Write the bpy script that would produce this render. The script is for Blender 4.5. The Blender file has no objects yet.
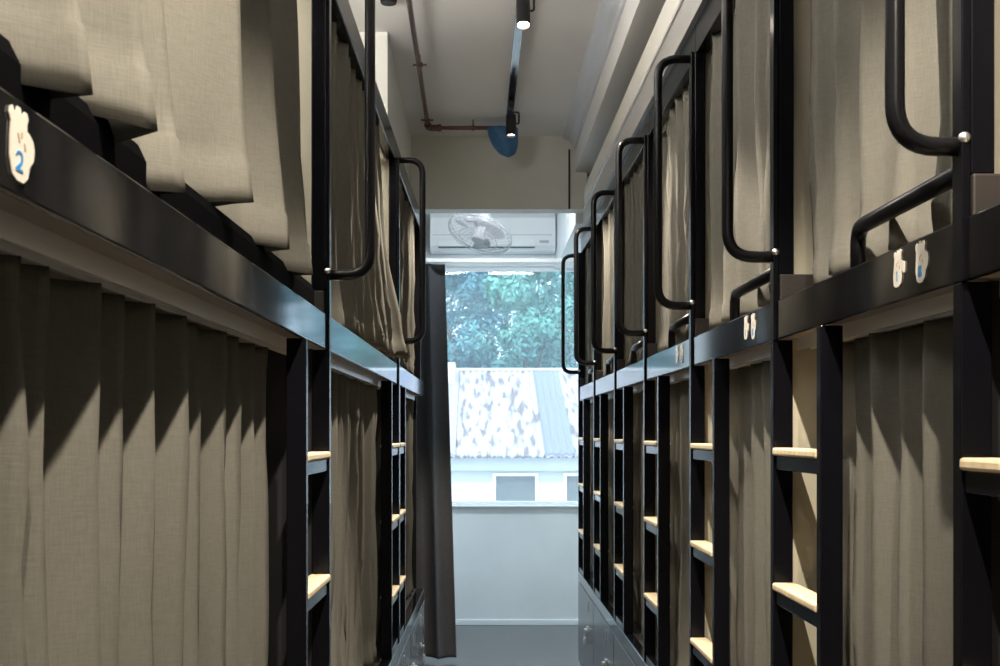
import bpy, bmesh, math, random
from mathutils import Vector
random.seed(7)
sc = bpy.context.scene
COL = sc.collection
PI = math.pi

# ------------------------------------------------------------------ camera, world, sun, exposure
H = 1.60                      # eye height
cam_d = bpy.data.cameras.new('camera')
cam = bpy.data.objects.new('camera', cam_d)
COL.objects.link(cam)
cam.location = (0, 0, H)
cam.rotation_euler = (PI / 2, 0, 0)
cam_d.sensor_width = 36.0
cam_d.lens = 43.2
cam_d.shift_x = 0.022
cam_d.shift_y = 0.099
cam_d.dof.use_dof = True
cam_d.dof.focus_distance = 3.0
cam_d.dof.aperture_fstop = 14
cam_d.clip_start = 0.05
cam_d.clip_end = 300
sc.camera = cam

sc.view_settings.view_transform = 'Standard'
sc.view_settings.look = 'None'
sc.view_settings.gamma = 1.0
sc.view_settings.use_curve_mapping = False
sc.view_settings.exposure = 1.38

w = bpy.data.worlds.new('sky')
sc.world = w
w.use_nodes = True
wn = w.node_tree.nodes['Background']
wn.inputs[0].default_value = (0.74, 0.87, 1.0, 1)
wn.inputs[1].default_value = 1.5

sd = bpy.data.lights.new('sun', 'SUN')
sd.energy = 1.8
sd.angle = 0.02
sd.color = (1.0, 0.96, 0.9)
so = bpy.data.objects.new('sun', sd)
COL.objects.link(so)
so.rotation_euler = (math.radians(42), 0, math.radians(-28))

SPOT_ENERGY = 118.0            # track spotlights (the lamps are made with their heads below)
SPOT_COLOR = (1.0, 0.90, 0.76)
CEILING_FILL_ENERGY = 30.0             # added, unseen lights on the left bunks that brighten the ceiling

ZONE_FILL_ENERGY = 54.0             # fill lights added out of view in the window zone

BEAM_FILL_ENERGY = 3.2          # added fill light hidden behind the ceiling beam

# ------------------------------------------------------------------ materials
def principled(name, color, rough=0.5, metal=0.0, spec=0.5, coat=0.0):
    m = bpy.data.materials.new(name)
    m.use_nodes = True
    p = m.node_tree.nodes['Principled BSDF']
    p.inputs['Base Color'].default_value = (*color, 1)
    p.inputs['Roughness'].default_value = rough
    p.inputs['Metallic'].default_value = metal
    p.inputs['Specular IOR Level'].default_value = spec
    p.inputs['Coat Weight'].default_value = coat
    return m

def mottle(m, c1, c2, scale=6.0, stretch=(1, 1, 1), detail=4.0, bump=0.0, bscale=None):
    nt = m.node_tree
    p = nt.nodes['Principled BSDF']
    tc = nt.nodes.new('ShaderNodeTexCoord')
    mp = nt.nodes.new('ShaderNodeMapping')
    mp.inputs['Scale'].default_value = stretch
    nz = nt.nodes.new('ShaderNodeTexNoise')
    nz.inputs['Scale'].default_value = scale
    nz.inputs['Detail'].default_value = detail
    rp = nt.nodes.new('ShaderNodeValToRGB')
    rp.color_ramp.elements[0].color = (*c1, 1)
    rp.color_ramp.elements[0].position = 0.35
    rp.color_ramp.elements[1].color = (*c2, 1)
    rp.color_ramp.elements[1].position = 0.65
    nt.links.new(tc.outputs['Object'], mp.inputs['Vector'])
    nt.links.new(mp.outputs['Vector'], nz.inputs['Vector'])
    nt.links.new(nz.outputs['Fac'], rp.inputs['Fac'])
    nt.links.new(rp.outputs['Color'], p.inputs['Base Color'])
    if bump:
        bp = nt.nodes.new('ShaderNodeBump')
        bp.inputs['Strength'].default_value = bump
        bp.inputs['Distance'].default_value = 0.004
        nt.links.new(nz.outputs['Fac'], bp.inputs['Height'])
        nt.links.new(bp.outputs['Normal'], p.inputs['Normal'])
    return m

M = {}
M['black'] = principled('black_enamel', (0.004, 0.004, 0.0055), 0.18, spec=0.16)
M['beam'] = principled('glossy_black_enamel', (0.004, 0.004, 0.005), 0.07, spec=0.45)
M['black_tube'] = principled('black_tube_paint', (0.004, 0.004, 0.005), 0.28, spec=0.25)
M['black_matt'] = principled('black_plastic', (0.012, 0.012, 0.013), 0.5, spec=0.3)
M['track'] = principled('white_aluminium', (0.80, 0.78, 0.74), 0.25, spec=0.6)
M['rail_black'] = principled('gloss_track', (0.02, 0.02, 0.025), 0.12, spec=0.8)
M['chrome'] = principled('chrome', (0.9, 0.89, 0.87), 0.32, 1.0)
M['wall'] = mottle(principled('white_paint', (0.6, 0.6, 0.58), 0.7), (0.72, 0.72, 0.71), (0.78, 0.78, 0.77), 2.0)
M['ceiling'] = mottle(principled('ceiling_paint', (0.5, 0.5, 0.5), 0.75), (0.76, 0.75, 0.73), (0.80, 0.79, 0.77), 1.2)
M['bulkhead'] = mottle(principled('beam_paint', (0.4, 0.4, 0.36), 0.75), (0.72, 0.71, 0.66), (0.76, 0.75, 0.70), 1.5)
M['coving'] = principled('coving_paint', (0.60, 0.62, 0.66), 0.4)
M['cream'] = mottle(principled('cream_board', (0.6, 0.55, 0.4), 0.55), (0.42, 0.385, 0.28), (0.47, 0.43, 0.33), 3.0, (1, 1, 0.2))
M['ply'] = mottle(principled('plywood', (0.4, 0.33, 0.25), 0.5), (0.30, 0.25, 0.20), (0.38, 0.32, 0.25), 5.0, (4, 0.4, 4))
M['brown'] = mottle(principled('brown_board', (0.1, 0.07, 0.05), 0.5), (0.015, 0.011, 0.009), (0.022, 0.016, 0.013), 6.0, (0.4, 4, 4))
M['pine'] = mottle(principled('pine_step', (0.7, 0.5, 0.28), 0.45), (0.52, 0.40, 0.24), (0.62, 0.50, 0.33), 7.0, (1, 9, 3), 5.0)
M['cornice_low'] = principled('cornice_grey', (0.46, 0.45, 0.43), 0.35)
M['cornice_top'] = principled('cornice_cream', (0.85, 0.82, 0.74), 0.35)
M['locker'] = principled('slate_locker_paint', (0.060, 0.066, 0.075), 0.22)
M['locker_dark'] = principled('locker_carcass', (0.02, 0.021, 0.024), 0.4)
M['white'] = principled('white_plastic', (0.80, 0.81, 0.81), 0.35)
M['white_dull'] = principled('fan_grille', (0.42, 0.42, 0.44), 0.4)
M['slot'] = principled('dark_slot', (0.05, 0.055, 0.06), 0.5)
M['pipe'] = mottle(principled('red_brown_pipe', (0.14, 0.05, 0.04), 0.25, spec=0.8), (0.13, 0.05, 0.04), (0.17, 0.065, 0.05), 10)
M['blue'] = mottle(principled('blue_cap', (0.03, 0.12, 0.28), 0.45), (0.025, 0.11, 0.25), (0.05, 0.17, 0.36), 14)
M['shade_block'] = principled('bunk_shade_black', (0.0015, 0.0015, 0.002), 0.9, spec=0.02)  # the bunk's shade is put into this colour
M['sticker'] = principled('sticker_vinyl', (0.60, 0.55, 0.47), 0.4)
M['sticker_blue'] = principled('sticker_blue', (0.03, 0.20, 0.45), 0.4)
M['sticker_line'] = principled('sticker_line', (0.38, 0.28, 0.2), 0.5)

def fabric(name, c1, c2):
    m = principled(name, c1, 0.85, spec=0.15)
    nt = m.node_tree
    p = nt.nodes['Principled BSDF']
    p.inputs['Sheen Weight'].default_value = 0.0
    tc = nt.nodes.new('ShaderNodeTexCoord')
    def noise(scale, stretch, det):
        mp = nt.nodes.new('ShaderNodeMapping')
        mp.inputs['Scale'].default_value = stretch
        nz = nt.nodes.new('ShaderNodeTexNoise')
        nz.inputs['Scale'].default_value = scale
        nz.inputs['Detail'].default_value = det
        nt.links.new(tc.outputs['Object'], mp.inputs['Vector'])
        nt.links.new(mp.outputs['Vector'], nz.inputs['Vector'])
        return nz
    a = noise(420, (1, 1, 0.10), 2)
    b = noise(420, (0.10, 0.10, 1), 2)
    c = noise(3, (1, 1, 1), 3)
    mx = nt.nodes.new('ShaderNodeMix'); mx.data_type = 'FLOAT'
    mx.inputs[0].default_value = 0.5
    nt.links.new(a.outputs['Fac'], mx.inputs[2]); nt.links.new(b.outputs['Fac'], mx.inputs[3])
    m2 = nt.nodes.new('ShaderNodeMix'); m2.data_type = 'FLOAT'
    m2.inputs[0].default_value = 0.25
    nt.links.new(mx.outputs[0], m2.inputs[2]); nt.links.new(c.outputs['Fac'], m2.inputs[3])
    rp = nt.nodes.new('ShaderNodeValToRGB')
    rp.color_ramp.elements[0].color = (*c1, 1); rp.color_ramp.elements[0].position = 0.40
    rp.color_ramp.elements[1].color = (*c2, 1); rp.color_ramp.elements[1].position = 0.60
    nt.links.new(m2.outputs[0], rp.inputs['Fac'])
    nt.links.new(rp.outputs['Color'], p.inputs['Base Color'])
    bp = nt.nodes.new('ShaderNodeBump')
    bp.inputs['Strength'].default_value = 0.25; bp.inputs['Distance'].default_value = 0.002
    nt.links.new(mx.outputs[0], bp.inputs['Height'])
    nt.links.new(bp.outputs['Normal'], p.inputs['Normal'])
    return m
M['curtain'] = fabric('taupe_woven_cloth', (0.117, 0.110, 0.091), (0.138, 0.130, 0.109))
M['drape'] = fabric('charcoal_drape_cloth', (0.070, 0.070, 0.076), (0.092, 0.092, 0.10))

def floor_mat():
    m = principled('dark_plank_floor', (0.06, 0.06, 0.06), 0.22)
    nt = m.node_tree; p = nt.nodes['Principled BSDF']
    tc = nt.nodes.new('ShaderNodeTexCoord')
    br = nt.nodes.new('ShaderNodeTexBrick')
    br.inputs['Color1'].default_value = (0.060, 0.060, 0.063, 1)
    br.inputs['Color2'].default_value = (0.085, 0.084, 0.087, 1)
    br.inputs['Mortar'].default_value = (0.02, 0.02, 0.02, 1)
    br.inputs['Scale'].default_value = 1.0
    br.inputs['Mortar Size'].default_value = 0.004
    br.inputs['Brick Width'].default_value = 1.2
    br.inputs['Row Height'].default_value = 0.16
    nt.links.new(tc.outputs['Object'], br.inputs['Vector'])
    nz = nt.nodes.new('ShaderNodeTexNoise'); nz.inputs['Scale'].default_value = 9
    mp = nt.nodes.new('ShaderNodeMapping'); mp.inputs['Scale'].default_value = (0.6, 8, 1)
    nt.links.new(tc.outputs['Object'], mp.inputs['Vector']); nt.links.new(mp.outputs['Vector'], nz.inputs['Vector'])
    mx = nt.nodes.new('ShaderNodeMix'); mx.data_type = 'RGBA'; mx.blend_type = 'MULTIPLY'
    mx.inputs[0].default_value = 0.5
    nt.links.new(br.outputs['Color'], mx.inputs[6]); nt.links.new(nz.outputs['Fac'], mx.inputs[7])
    nt.links.new(mx.outputs[2], p.inputs['Base Color'])
    return m
M['floor'] = floor_mat()

def glass_mat():
    m = bpy.data.materials.new('window_glass'); m.use_nodes = True
    nt = m.node_tree; nt.nodes.clear()
    out = nt.nodes.new('ShaderNodeOutputMaterial')
    tr = nt.nodes.new('ShaderNodeBsdfTransparent'); tr.inputs[0].default_value = (0.91, 0.97, 1.0, 1)
    gl = nt.nodes.new('ShaderNodeBsdfGlossy'); gl.inputs['Roughness'].default_value = 0.02
    mx = nt.nodes.new('ShaderNodeMixShader')
    fr = nt.nodes.new('ShaderNodeFresnel'); fr.inputs[0].default_value = 1.3
    nt.links.new(fr.outputs[0], mx.inputs[0]); nt.links.new(tr.outputs[0], mx.inputs[1]); nt.links.new(gl.outputs[0], mx.inputs[2])
    haze = nt.nodes.new('ShaderNodeBsdfTranslucent'); haze.inputs[0].default_value = (0.75, 0.92, 1.0, 1)
    m3 = nt.nodes.new('ShaderNodeMixShader'); m3.inputs[0].default_value = 0.08  # translucent share lays a pale haze over the outside view
    nt.links.new(mx.outputs[0], m3.inputs[1]); nt.links.new(haze.outputs[0], m3.inputs[2])
    nt.links.new(m3.outputs[0], out.inputs['Surface'])
    return m
M['glass'] = glass_mat()

def emit(name, color, strength):
    m = principled(name, color, 0.4)
    p = m.node_tree.nodes['Principled BSDF']
    p.inputs['Emission Color'].default_value = (*color, 1)
    p.inputs['Emission Strength'].default_value = strength
    return m
M['lamp'] = emit('lamp_lens', (1.0, 0.9, 0.72), 30.0)
M['lamp_dim'] = emit('lamp_lens_soft', (1.0, 0.92, 0.78), 6.0)

# ------------------------------------------------------------------ mesh helpers
class MB:
    """collects world-space shapes, built as ONE mesh object (relative to its root)"""
    def __init__(s):
        s.bm = bmesh.new()
    def face(s, vs):
        try: s.bm.faces.new(vs)
        except ValueError: pass
    def hexa(s, c):                               # 8 corners: bottom ring then top ring
        v = [s.bm.verts.new(p) for p in c]
        for f in ((0, 1, 2, 3), (4, 5, 6, 7), (0, 1, 5, 4), (1, 2, 6, 5), (2, 3, 7, 6), (3, 0, 4, 7)):
            s.face([v[i] for i in f])
        return s
    def box(s, x0, x1, y0, y1, z0, z1):
        return s.hexa([(x0, y0, z0), (x1, y0, z0), (x1, y1, z0), (x0, y1, z0),
                       (x0, y0, z1), (x1, y0, z1), (x1, y1, z1), (x0, y1, z1)])
    def tube(s, pts, r, n=12, caps=True):
        pts = [Vector(p) for p in pts]
        rings = []
        ref = None
        for i, p in enumerate(pts):
            a = pts[max(i - 1, 0)]; b = pts[min(i + 1, len(pts) - 1)]
            t = (b - a).normalized()
            if ref is None:
                ref = Vector((0, 0, 1)) if abs(t.z) < 0.9 else Vector((0, 1, 0))
            u = (ref - t * ref.dot(t)).normalized()
            ref = u
            v = t.cross(u)
            rr = r[i] if isinstance(r, (list, tuple)) else r
            rings.append([s.bm.verts.new(p + u * (rr * math.cos(2 * PI * k / n)) + v * (rr * math.sin(2 * PI * k / n))) for k in range(n)])
        for i in range(len(rings) - 1):
            for k in range(n):
                s.face([rings[i][k], rings[i][(k + 1) % n], rings[i + 1][(k + 1) % n], rings[i + 1][k]])
        if caps:
            s.face(rings[0]); s.face(rings[-1])
        return s
    def lathe(s, prof, c, n=24, axis='Z'):        # prof: (radius, height)
        rings = []
        for (r, h) in prof:
            ring = []
            for k in range(n):
                a = 2 * PI * k / n
                q = (r * math.cos(a), r * math.sin(a), h)
                if axis == 'Y': q = (q[0], q[2], q[1])
                if axis == 'X': q = (q[2], q[0], q[1])
                ring.append(s.bm.verts.new(Vector(c) + Vector(q)))
            rings.append(ring)
        for i in range(len(rings) - 1):
            for k in range(n):
                s.face([rings[i][k], rings[i][(k + 1) % n], rings[i + 1][(k + 1) % n], rings[i + 1][k]])
        s.face(rings[0]); s.face(rings[-1])
        return s
    def prism(s, poly, off):                      # poly: 3-D outline, extruded by off
        a = [s.bm.verts.new(p) for p in poly]
        b = [s.bm.verts.new(Vector(p) + Vector(off)) for p in poly]
        s.face(a); s.face(b)
        n = len(a)
        for i in range(n):
            s.face([a[i], a[(i + 1) % n], b[(i + 1) % n], b[i]])
        return s
    def build(s, name, mat, parent=None, smooth=False, bevel=0.0, origin=None):
        off = Vector((0, 0, 0))
        if parent is not None:
            q = parent
            while q is not None:
                off += q.location; q = q.parent
        if origin is not None and parent is None:
            off = Vector(origin)
        for v in s.bm.verts: v.co -= off
        bmesh.ops.recalc_face_normals(s.bm, faces=s.bm.faces)
        me = bpy.data.meshes.new(name)
        s.bm.to_mesh(me); s.bm.free()
        me.materials.append(mat)
        if smooth:
            for p in me.polygons: p.use_smooth = True
        o = bpy.data.objects.new(name, me)
        COL.objects.link(o)
        if parent is not None: o.parent = parent
        elif origin is not None: o.location = off
        if bevel:
            b = o.modifiers.new('bevel', 'BEVEL'); b.width = bevel; b.segments = 2; b.limit_method = 'ANGLE'
        if smooth == 'auto':
            pass
        return o

def tag(o, label=None, cat=None, group=None, kind=None):
    if label: o['label'] = label
    if cat: o['category'] = cat
    if group: o['group'] = group
    if kind: o['kind'] = kind
    return o

def thing(name, loc, label, cat, group=None):
    o = bpy.data.objects.new(name, None)
    COL.objects.link(o)
    o.location = loc
    o.empty_display_size = 0.1
    return tag(o, label, cat, group)

def fillet(pts, r, n=6):
    """round the corners of a polyline"""
    pts = [Vector(p) for p in pts]
    out = [pts[0]]
    for i in range(1, len(pts) - 1):
        p = pts[i]
        a = (pts[i - 1] - p).normalized(); b = (pts[i + 1] - p).normalized()
        s, e = p + a * r, p + b * r
        for k in range(n + 1):
            t = k / n
            out.append(s * (1 - t) ** 2 + p * (2 * t * (1 - t)) + e * t ** 2)
    out.append(pts[-1])
    return out

def struct(mb, name, mat, parent=None, bevel=0.0):
    o = mb.build(name, mat, parent, bevel=bevel)
    if parent is None: o['kind'] = 'structure'
    return o

# ------------------------------------------------------------------ the room
ZC = H + 1.90
YD = 9.95                     # window wall
YB = 7.70                     # ceiling beam
struct(MB().box(-1.9, 2.95, -3.2, 10.15, -0.10, 0.0), 'floor', M['floor'])
struct(MB().box(-1.9, 2.95, -3.2, 10.15, ZC, ZC + 0.12), 'ceiling', M['ceiling'])
SY0, SY1, SZ0, SZ1 = 8.42, 9.85, 0.45, 2.90  # openings for the added side windows
for nm, x0, x1 in (('wall_left', -1.9, -1.78), ('wall_right', 2.83, 2.95)):
    q = MB().box(x0, x1, -3.2, SY0, 0, ZC); q.box(x0, x1, SY1, 10.15, 0, ZC); q.box(x0, x1, SY0, SY1, 0, SZ0); q.box(x0, x1, SY0, SY1, SZ1, ZC)
    struct(q, nm, M['wall'])
struct(MB().box(-1.78, 2.83, -3.2, -3.08, 0, ZC), 'wall_back', M['wall'])
WX0, WX1, WZ0, WZ1 = -0.36, 1.75, H - 0.61, H + 1.375
fw = MB()
fw.box(-1.78, 2.83, YD, YD + 0.18, 0, WZ0)
fw.box(-1.78, 2.83, YD, YD + 0.18, WZ1, ZC)
fw.box(-1.78, WX0, YD, YD + 0.18, WZ0, WZ1)
fw.box(WX1, 2.83, YD, YD + 0.18, WZ0, WZ1)
struct(fw, 'wall_front', M['wall'])
struct(MB().box(-1.78, 2.83, YD - 0.012, YD, 0, 0.045), 'baseboard_front', M['white'], bevel=0.003)
# ceiling beam crossing in front of the window zone
struct(MB().box(-1.78, 0.70, YB, YB + 0.15, H + 1.43, ZC), 'trim_1', M['bulkhead'])
# boxed soffit above the right hand bunks, lower past the beam
struct(MB().box(0.625, 2.83, -3.08, YB + 0.15, H + 1.667, ZC), 'trim_2', M['ceiling'])
struct(MB().box(0.64, 2.83, YB + 0.15, YD, H + 1.36, ZC), 'trim_3', M['wall'])
# coving between ceiling and soffit
cv = MB()
prof = [(0.625, ZC), (0.625, ZC - 0.085), (0.612, ZC - 0.085), (0.606, ZC - 0.06), (0.585, ZC - 0.035), (0.56, ZC - 0.022), (0.545, ZC - 0.012), (0.54, ZC)]
cv.prism([(x, -3.0, z) for x, z in prof], (0, YB + 3.0, 0))
struct(cv, 'trim_4', M['coving'])
# box over the last left bunk
struct(MB().box(-1.78, -0.43, 5.70, YB, H + 1.34, ZC), 'trim_5', M['bulkhead'])
struct(MB().box(-1.78, -0.43, YB + 0.15, YD, H + 1.34, ZC), 'trim_6', M['wall'])
# cable run down the corner of the ceiling beam
struct(MB().tube([(0.585, YB - 0.008, H + 1.43), (0.585, YB - 0.008, ZC - 0.09)], 0.006, 8), 'trim_7', M['black_matt'])

# window
wf = MB()
t = 0.032
wf.box(WX0, WX1, YD + 0.05, YD + 0.11, WZ0, WZ0 + t); wf.box(WX0, WX1, YD + 0.05, YD + 0.11, WZ1 - t, WZ1)
wf.box(WX0, WX0 + t, YD + 0.05, YD + 0.11, WZ0 + t, WZ1 - t); wf.box(WX1 - t, WX1, YD + 0.05, YD + 0.11, WZ0 + t, WZ1 - t)
win = struct(wf, 'window_1', M['white'], bevel=0.004)
MB().box(WX0 + t, WX1 - t, YD + 0.078, YD + 0.084, WZ0 + t, WZ1 - t).build('window_pane', M['glass'], win)
MB().box(WX0 - 0.02, WX1 + 0.02, YD - 0.03, YD + 0.05, WZ0 - 0.012, WZ0 + 0.003).build('window_sill', M['white'], win, bevel=0.004)

for nm, x in (('added_window_left', -1.84), ('added_window_right', 2.89)):  # unseen side windows added to bring daylight to the far zone
    q = MB()
    q.box(x - 0.03, x + 0.03, SY0, SY1, SZ0, SZ0 + t); q.box(x - 0.03, x + 0.03, SY0, SY1, SZ1 - t, SZ1)
    q.box(x - 0.03, x + 0.03, SY0, SY0 + t, SZ0 + t, SZ1 - t); q.box(x - 0.03, x + 0.03, SY1 - t, SY1, SZ0 + t, SZ1 - t)
    q = struct(q, nm, M['white'], bevel=0.004)
    MB().box(x - 0.003, x + 0.003, SY0 + t, SY1 - t, SZ0 + t, SZ1 - t).build('window_pane', M['glass'], q)

# ------------------------------------------------------------------ curtain cloth
def smooth_noise(seed):
    r = random.Random(seed)
    a = [(r.uniform(0.5, 1), r.uniform(0, 6.28), r.uniform(0.6, 1.6)) for _ in range(4)]
    return lambda x: sum(k * math.sin(f * x * (i + 1) + p) for i, (k, p, f) in enumerate(a)) / 3.0

def curtain_mesh(P, u0, u1, z0, z1, ridges, dr, dv, seed, flare=1.25, drift=0.02, frac=0.45, hem=0.05, wave=0.0, top=0.75, push=0.0, cusp=0.75, lean=0.0, gather=0.0, hemz=None, push_end=0.0):
    """pleated cloth. P maps (u along the row, d depth behind the bunk front, z) to world."""
    r = random.Random(seed)
    nz1, nz2 = smooth_noise(seed + 1), smooth_noise(seed + 2)
    if not isinstance(ridges, (list, tuple)):
        sp = ridges; ridges = []; x = u0 + sp * r.uniform(0.1, 0.6)
        while x < u1 - 0.25 * sp:
            ridges.append(x); x += sp * r.uniform(0.65, 1.4)
    ridges = [u0 - 0.06] + [q for q in ridges if u0 < q < u1] + [u1 + 0.05]
    fr = [min(0.8, max(0.2, frac + r.uniform(-0.12, 0.12))) for _ in ridges]
    am = [r.uniform(0.7, 1.1) for _ in ridges]
    rj = [r.uniform(-0.15, 0.2) for _ in ridges]
    dj = [r.uniform(-1, 1) * drift for _ in ridges]
    ncol = max(40, int((u1 - u0) / 0.008))
    rows = [0, 0.02, 0.05, 0.12, 0.2, 0.3, 0.4, 0.5, 0.6, 0.7, 0.8, 0.88]
    L = z1 - z0
    rows += [1 - hem / L - 0.004, 1 - hem / L + 0.002, 1 - 0.4 * hem / L, 1.0]
    rows = sorted(rows)
    bm = bmesh.new()
    grid = []
    for v in rows:                                 # v = 0 at the top
        line = []
        rs = [q + dj[i] * v + 0.3 * dj[i - 1] * math.sin(3 * v) for i, q in enumerate(ridges)]
        amp = top + (flare - top) * (v ** 0.8)
        for c in range(ncol + 1):
            u = u0 + (u1 - u0) * c / ncol
            i = 0
            while i < len(rs) - 2 and u > rs[i + 1]: i += 1
            t = (u - rs[i]) / max(1e-4, rs[i + 1] - rs[i])
            t = min(1, max(0, t))
            f = fr[i]
            ph = 0.5 * t / f if t < f else 0.5 + 0.5 * (t - f) / (1 - f)
            wv = math.sin(PI * ph) ** cusp
            base = rj[i] * (1 - t) + rj[i + 1] * t
            d = dr + (dv - dr) * (base + (wv * am[i]) * amp)
            d += 0.013 * nz1(u * 6 + v * 2.0) * v + 0.004 * nz2(u * 23 + v * 7)
            d -= push * v ** 2 + push_end * v ** 2 * max(0, (u - u0) / (u1 - u0)) ** 3
            if 1 - v < hem / L: d -= 0.003
            z = z1 - L * v
            if v > 0.8: z += wave * nz2(u * 5) * (v - 0.8) * 5
            if hemz:
                for (ua, za), (ub, zb) in zip(hemz, hemz[1:]):
                    if ua <= u <= ub:
                        q = (u - ua) / (ub - ua); q = q * q * (3 - 2 * q)
                        z = z1 - (z1 - H - (za + (zb - za) * q)) * v
            uu = u + lean * v * (u - u0) / (u1 - u0)
            if gather: uu = u + (u1 - u) * gather * (1 - v)
            line.append(bm.verts.new(P(uu, d, z)))
        grid.append(line)
    for a in range(len(rows) - 1):
        for c in range(ncol):
            bm.faces.new((grid[a][c], grid[a][c + 1], grid[a + 1][c + 1], grid[a + 1][c]))
    mb = MB(); mb.bm.free(); mb.bm = bm
    return mb

def add_curtain(P, label, group, u0, u1, z0, z1, ridges, dr, dv, seed, mat='curtain', name='privacy_curtain', **kw):
    mb = curtain_mesh(P, u0, u1, z0, z1, ridges, dr, dv, seed, **kw)
    o = mb.build(name, M[mat], None, smooth=True, origin=P((u0 + u1) / 2, dr, z0))
    s = o.modifiers.new('thickness', 'SOLIDIFY'); s.thickness = 0.0025; s.offset = 0
    return tag(o, label, 'curtain', group)

# ------------------------------------------------------------------ bunk bays
XR = 0.68
def PR(u, d, z): return (XR + d, u, z)
def PL(u, d, z): return (-0.426 + 0.0142 * u - d, u, z)

def pbox(mb, P, u0, u1, d0, d1, z0, z1):
    return mb.hexa([P(u0, d0, z0), P(u0, d1, z0), P(u1, d1, z0), P(u1, d0, z0),
                    P(u0, d0, z1), P(u0, d1, z1), P(u1, d1, z1), P(u1, d0, z1)])

ZB0, ZB1 = H + 0.213, H + 0.302           # bunk side beam
ZT0, ZT1 = H + 1.215, H + 1.315           # top beam
ZL = 0.594                                # locker top
ZD = 0.66                                 # lower deck

# outlines: (along, up) in unit of sticker height, foot with toes and a bulge on the far/near side
FOOT_A = [(-.20, .0), (-.10, -.06), (.06, -.06), (.17, .02), (.20, .16), (.19, .36), (.25, .36), (.30, .28), (.36, .30), (.38, .52), (.34, .60), (.22, .62), (.17, .66), (.17, .80), (.20, .90), (.16, .97), (.11, .95), (.09, .88), (.05, .90), (.03, .97), (-.03, .97), (-.05, .89), (-.09, .88), (-.12, .94), (-.18, .92), (-.20, .84), (-.17, .74), (-.20, .5), (-.23, .25)]
FOOT_B = [(-.16, .0), (-.06, -.06), (.08, -.06), (.18, .04), (.22, .22), (.28, .30), (.31, .34), (.33, .50), (.30, .62), (.22, .70), (.16, .72), (.16, .82), (.19, .90), (.16, .98), (.10, .98), (.07, .91), (.03, .93), (.01, 1.0), (-.06, 1.0), (-.08, .91), (-.12, .91), (-.16, .97), (-.22, .93), (-.23, .84), (-.19, .74), (-.21, .5), (-.22, .24)]
DIG = {'1': [[(-.03, .0), (.03, .0), (.03, 1.), (-.01, 1.), (-.09, .82), (-.05, .76), (-.03, .82)]],
       '2': [[(-.14, 0), (.14, 0), (.14, .12), (.0, .12), (.13, .5), (.14, .74), (.1, .93), (0, 1), (-.1, .93), (-.14, .74), (-.08, .74), (-.05, .85), (0, .88), (.06, .83), (.07, .7), (.05, .5), (-.14, .14)]],
       '8': [[(-.1, .02), (.1, .02), (.15, .14), (.15, .38), (.09, .5), (.14, .62), (.14, .86), (.09, .98), (-.09, .98), (-.14, .86), (-.14, .62), (-.09, .5), (-.15, .38), (-.15, .14)]]}
def sticker(P, u, z, size, shape, digit, root, sgn=1, wid=1.0):
    d0 = 0.0042
    mb = MB()
    poly = [P(u + sgn * a * size * wid, d0 - 0.0012, z + (b - .47) * size) for a, b in shape]
    nrm = Vector(P(u, d0, z)) - Vector(P(u, d0 - 0.0012, z))
    mb.prism(poly, nrm)
    o = mb.build('number_sticker', M['sticker'], root)
    o['label'] = 'white foot shaped sticker with a blue number'
    nb = MB()
    for pl in DIG[digit]:
        nb.prism([P(u + sgn * (a * 0.55 - 0.02) * size * wid, d0 - 0.0019, z + (-.39 + b * 0.30) * size) for a, b in pl], nrm * 0.6)
    nb.build('number', M['sticker_blue'], o)
    ln = MB()
    for (a0, b0, a1, b1) in ((-.06, .62, -.03, .50), (.02, .66, .02, .58), (.08, .52, .10, .42)):
        ln.prism([P(u + sgn * a0 * size * wid, d0 - .0017, z + (b0 - .47) * size), P(u + sgn * (a0 + .03) * size * wid, d0 - .0017, z + (b0 - .47) * size),
                  P(u + sgn * (a1 + .03) * size * wid, d0 - .0017, z + (b1 - .47) * size), P(u + sgn * a1 * size * wid, d0 - .0017, z + (b1 - .47) * size)], nrm * 0.4)
    ln.build('ink_lines', M['sticker_line'], o)

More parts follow.
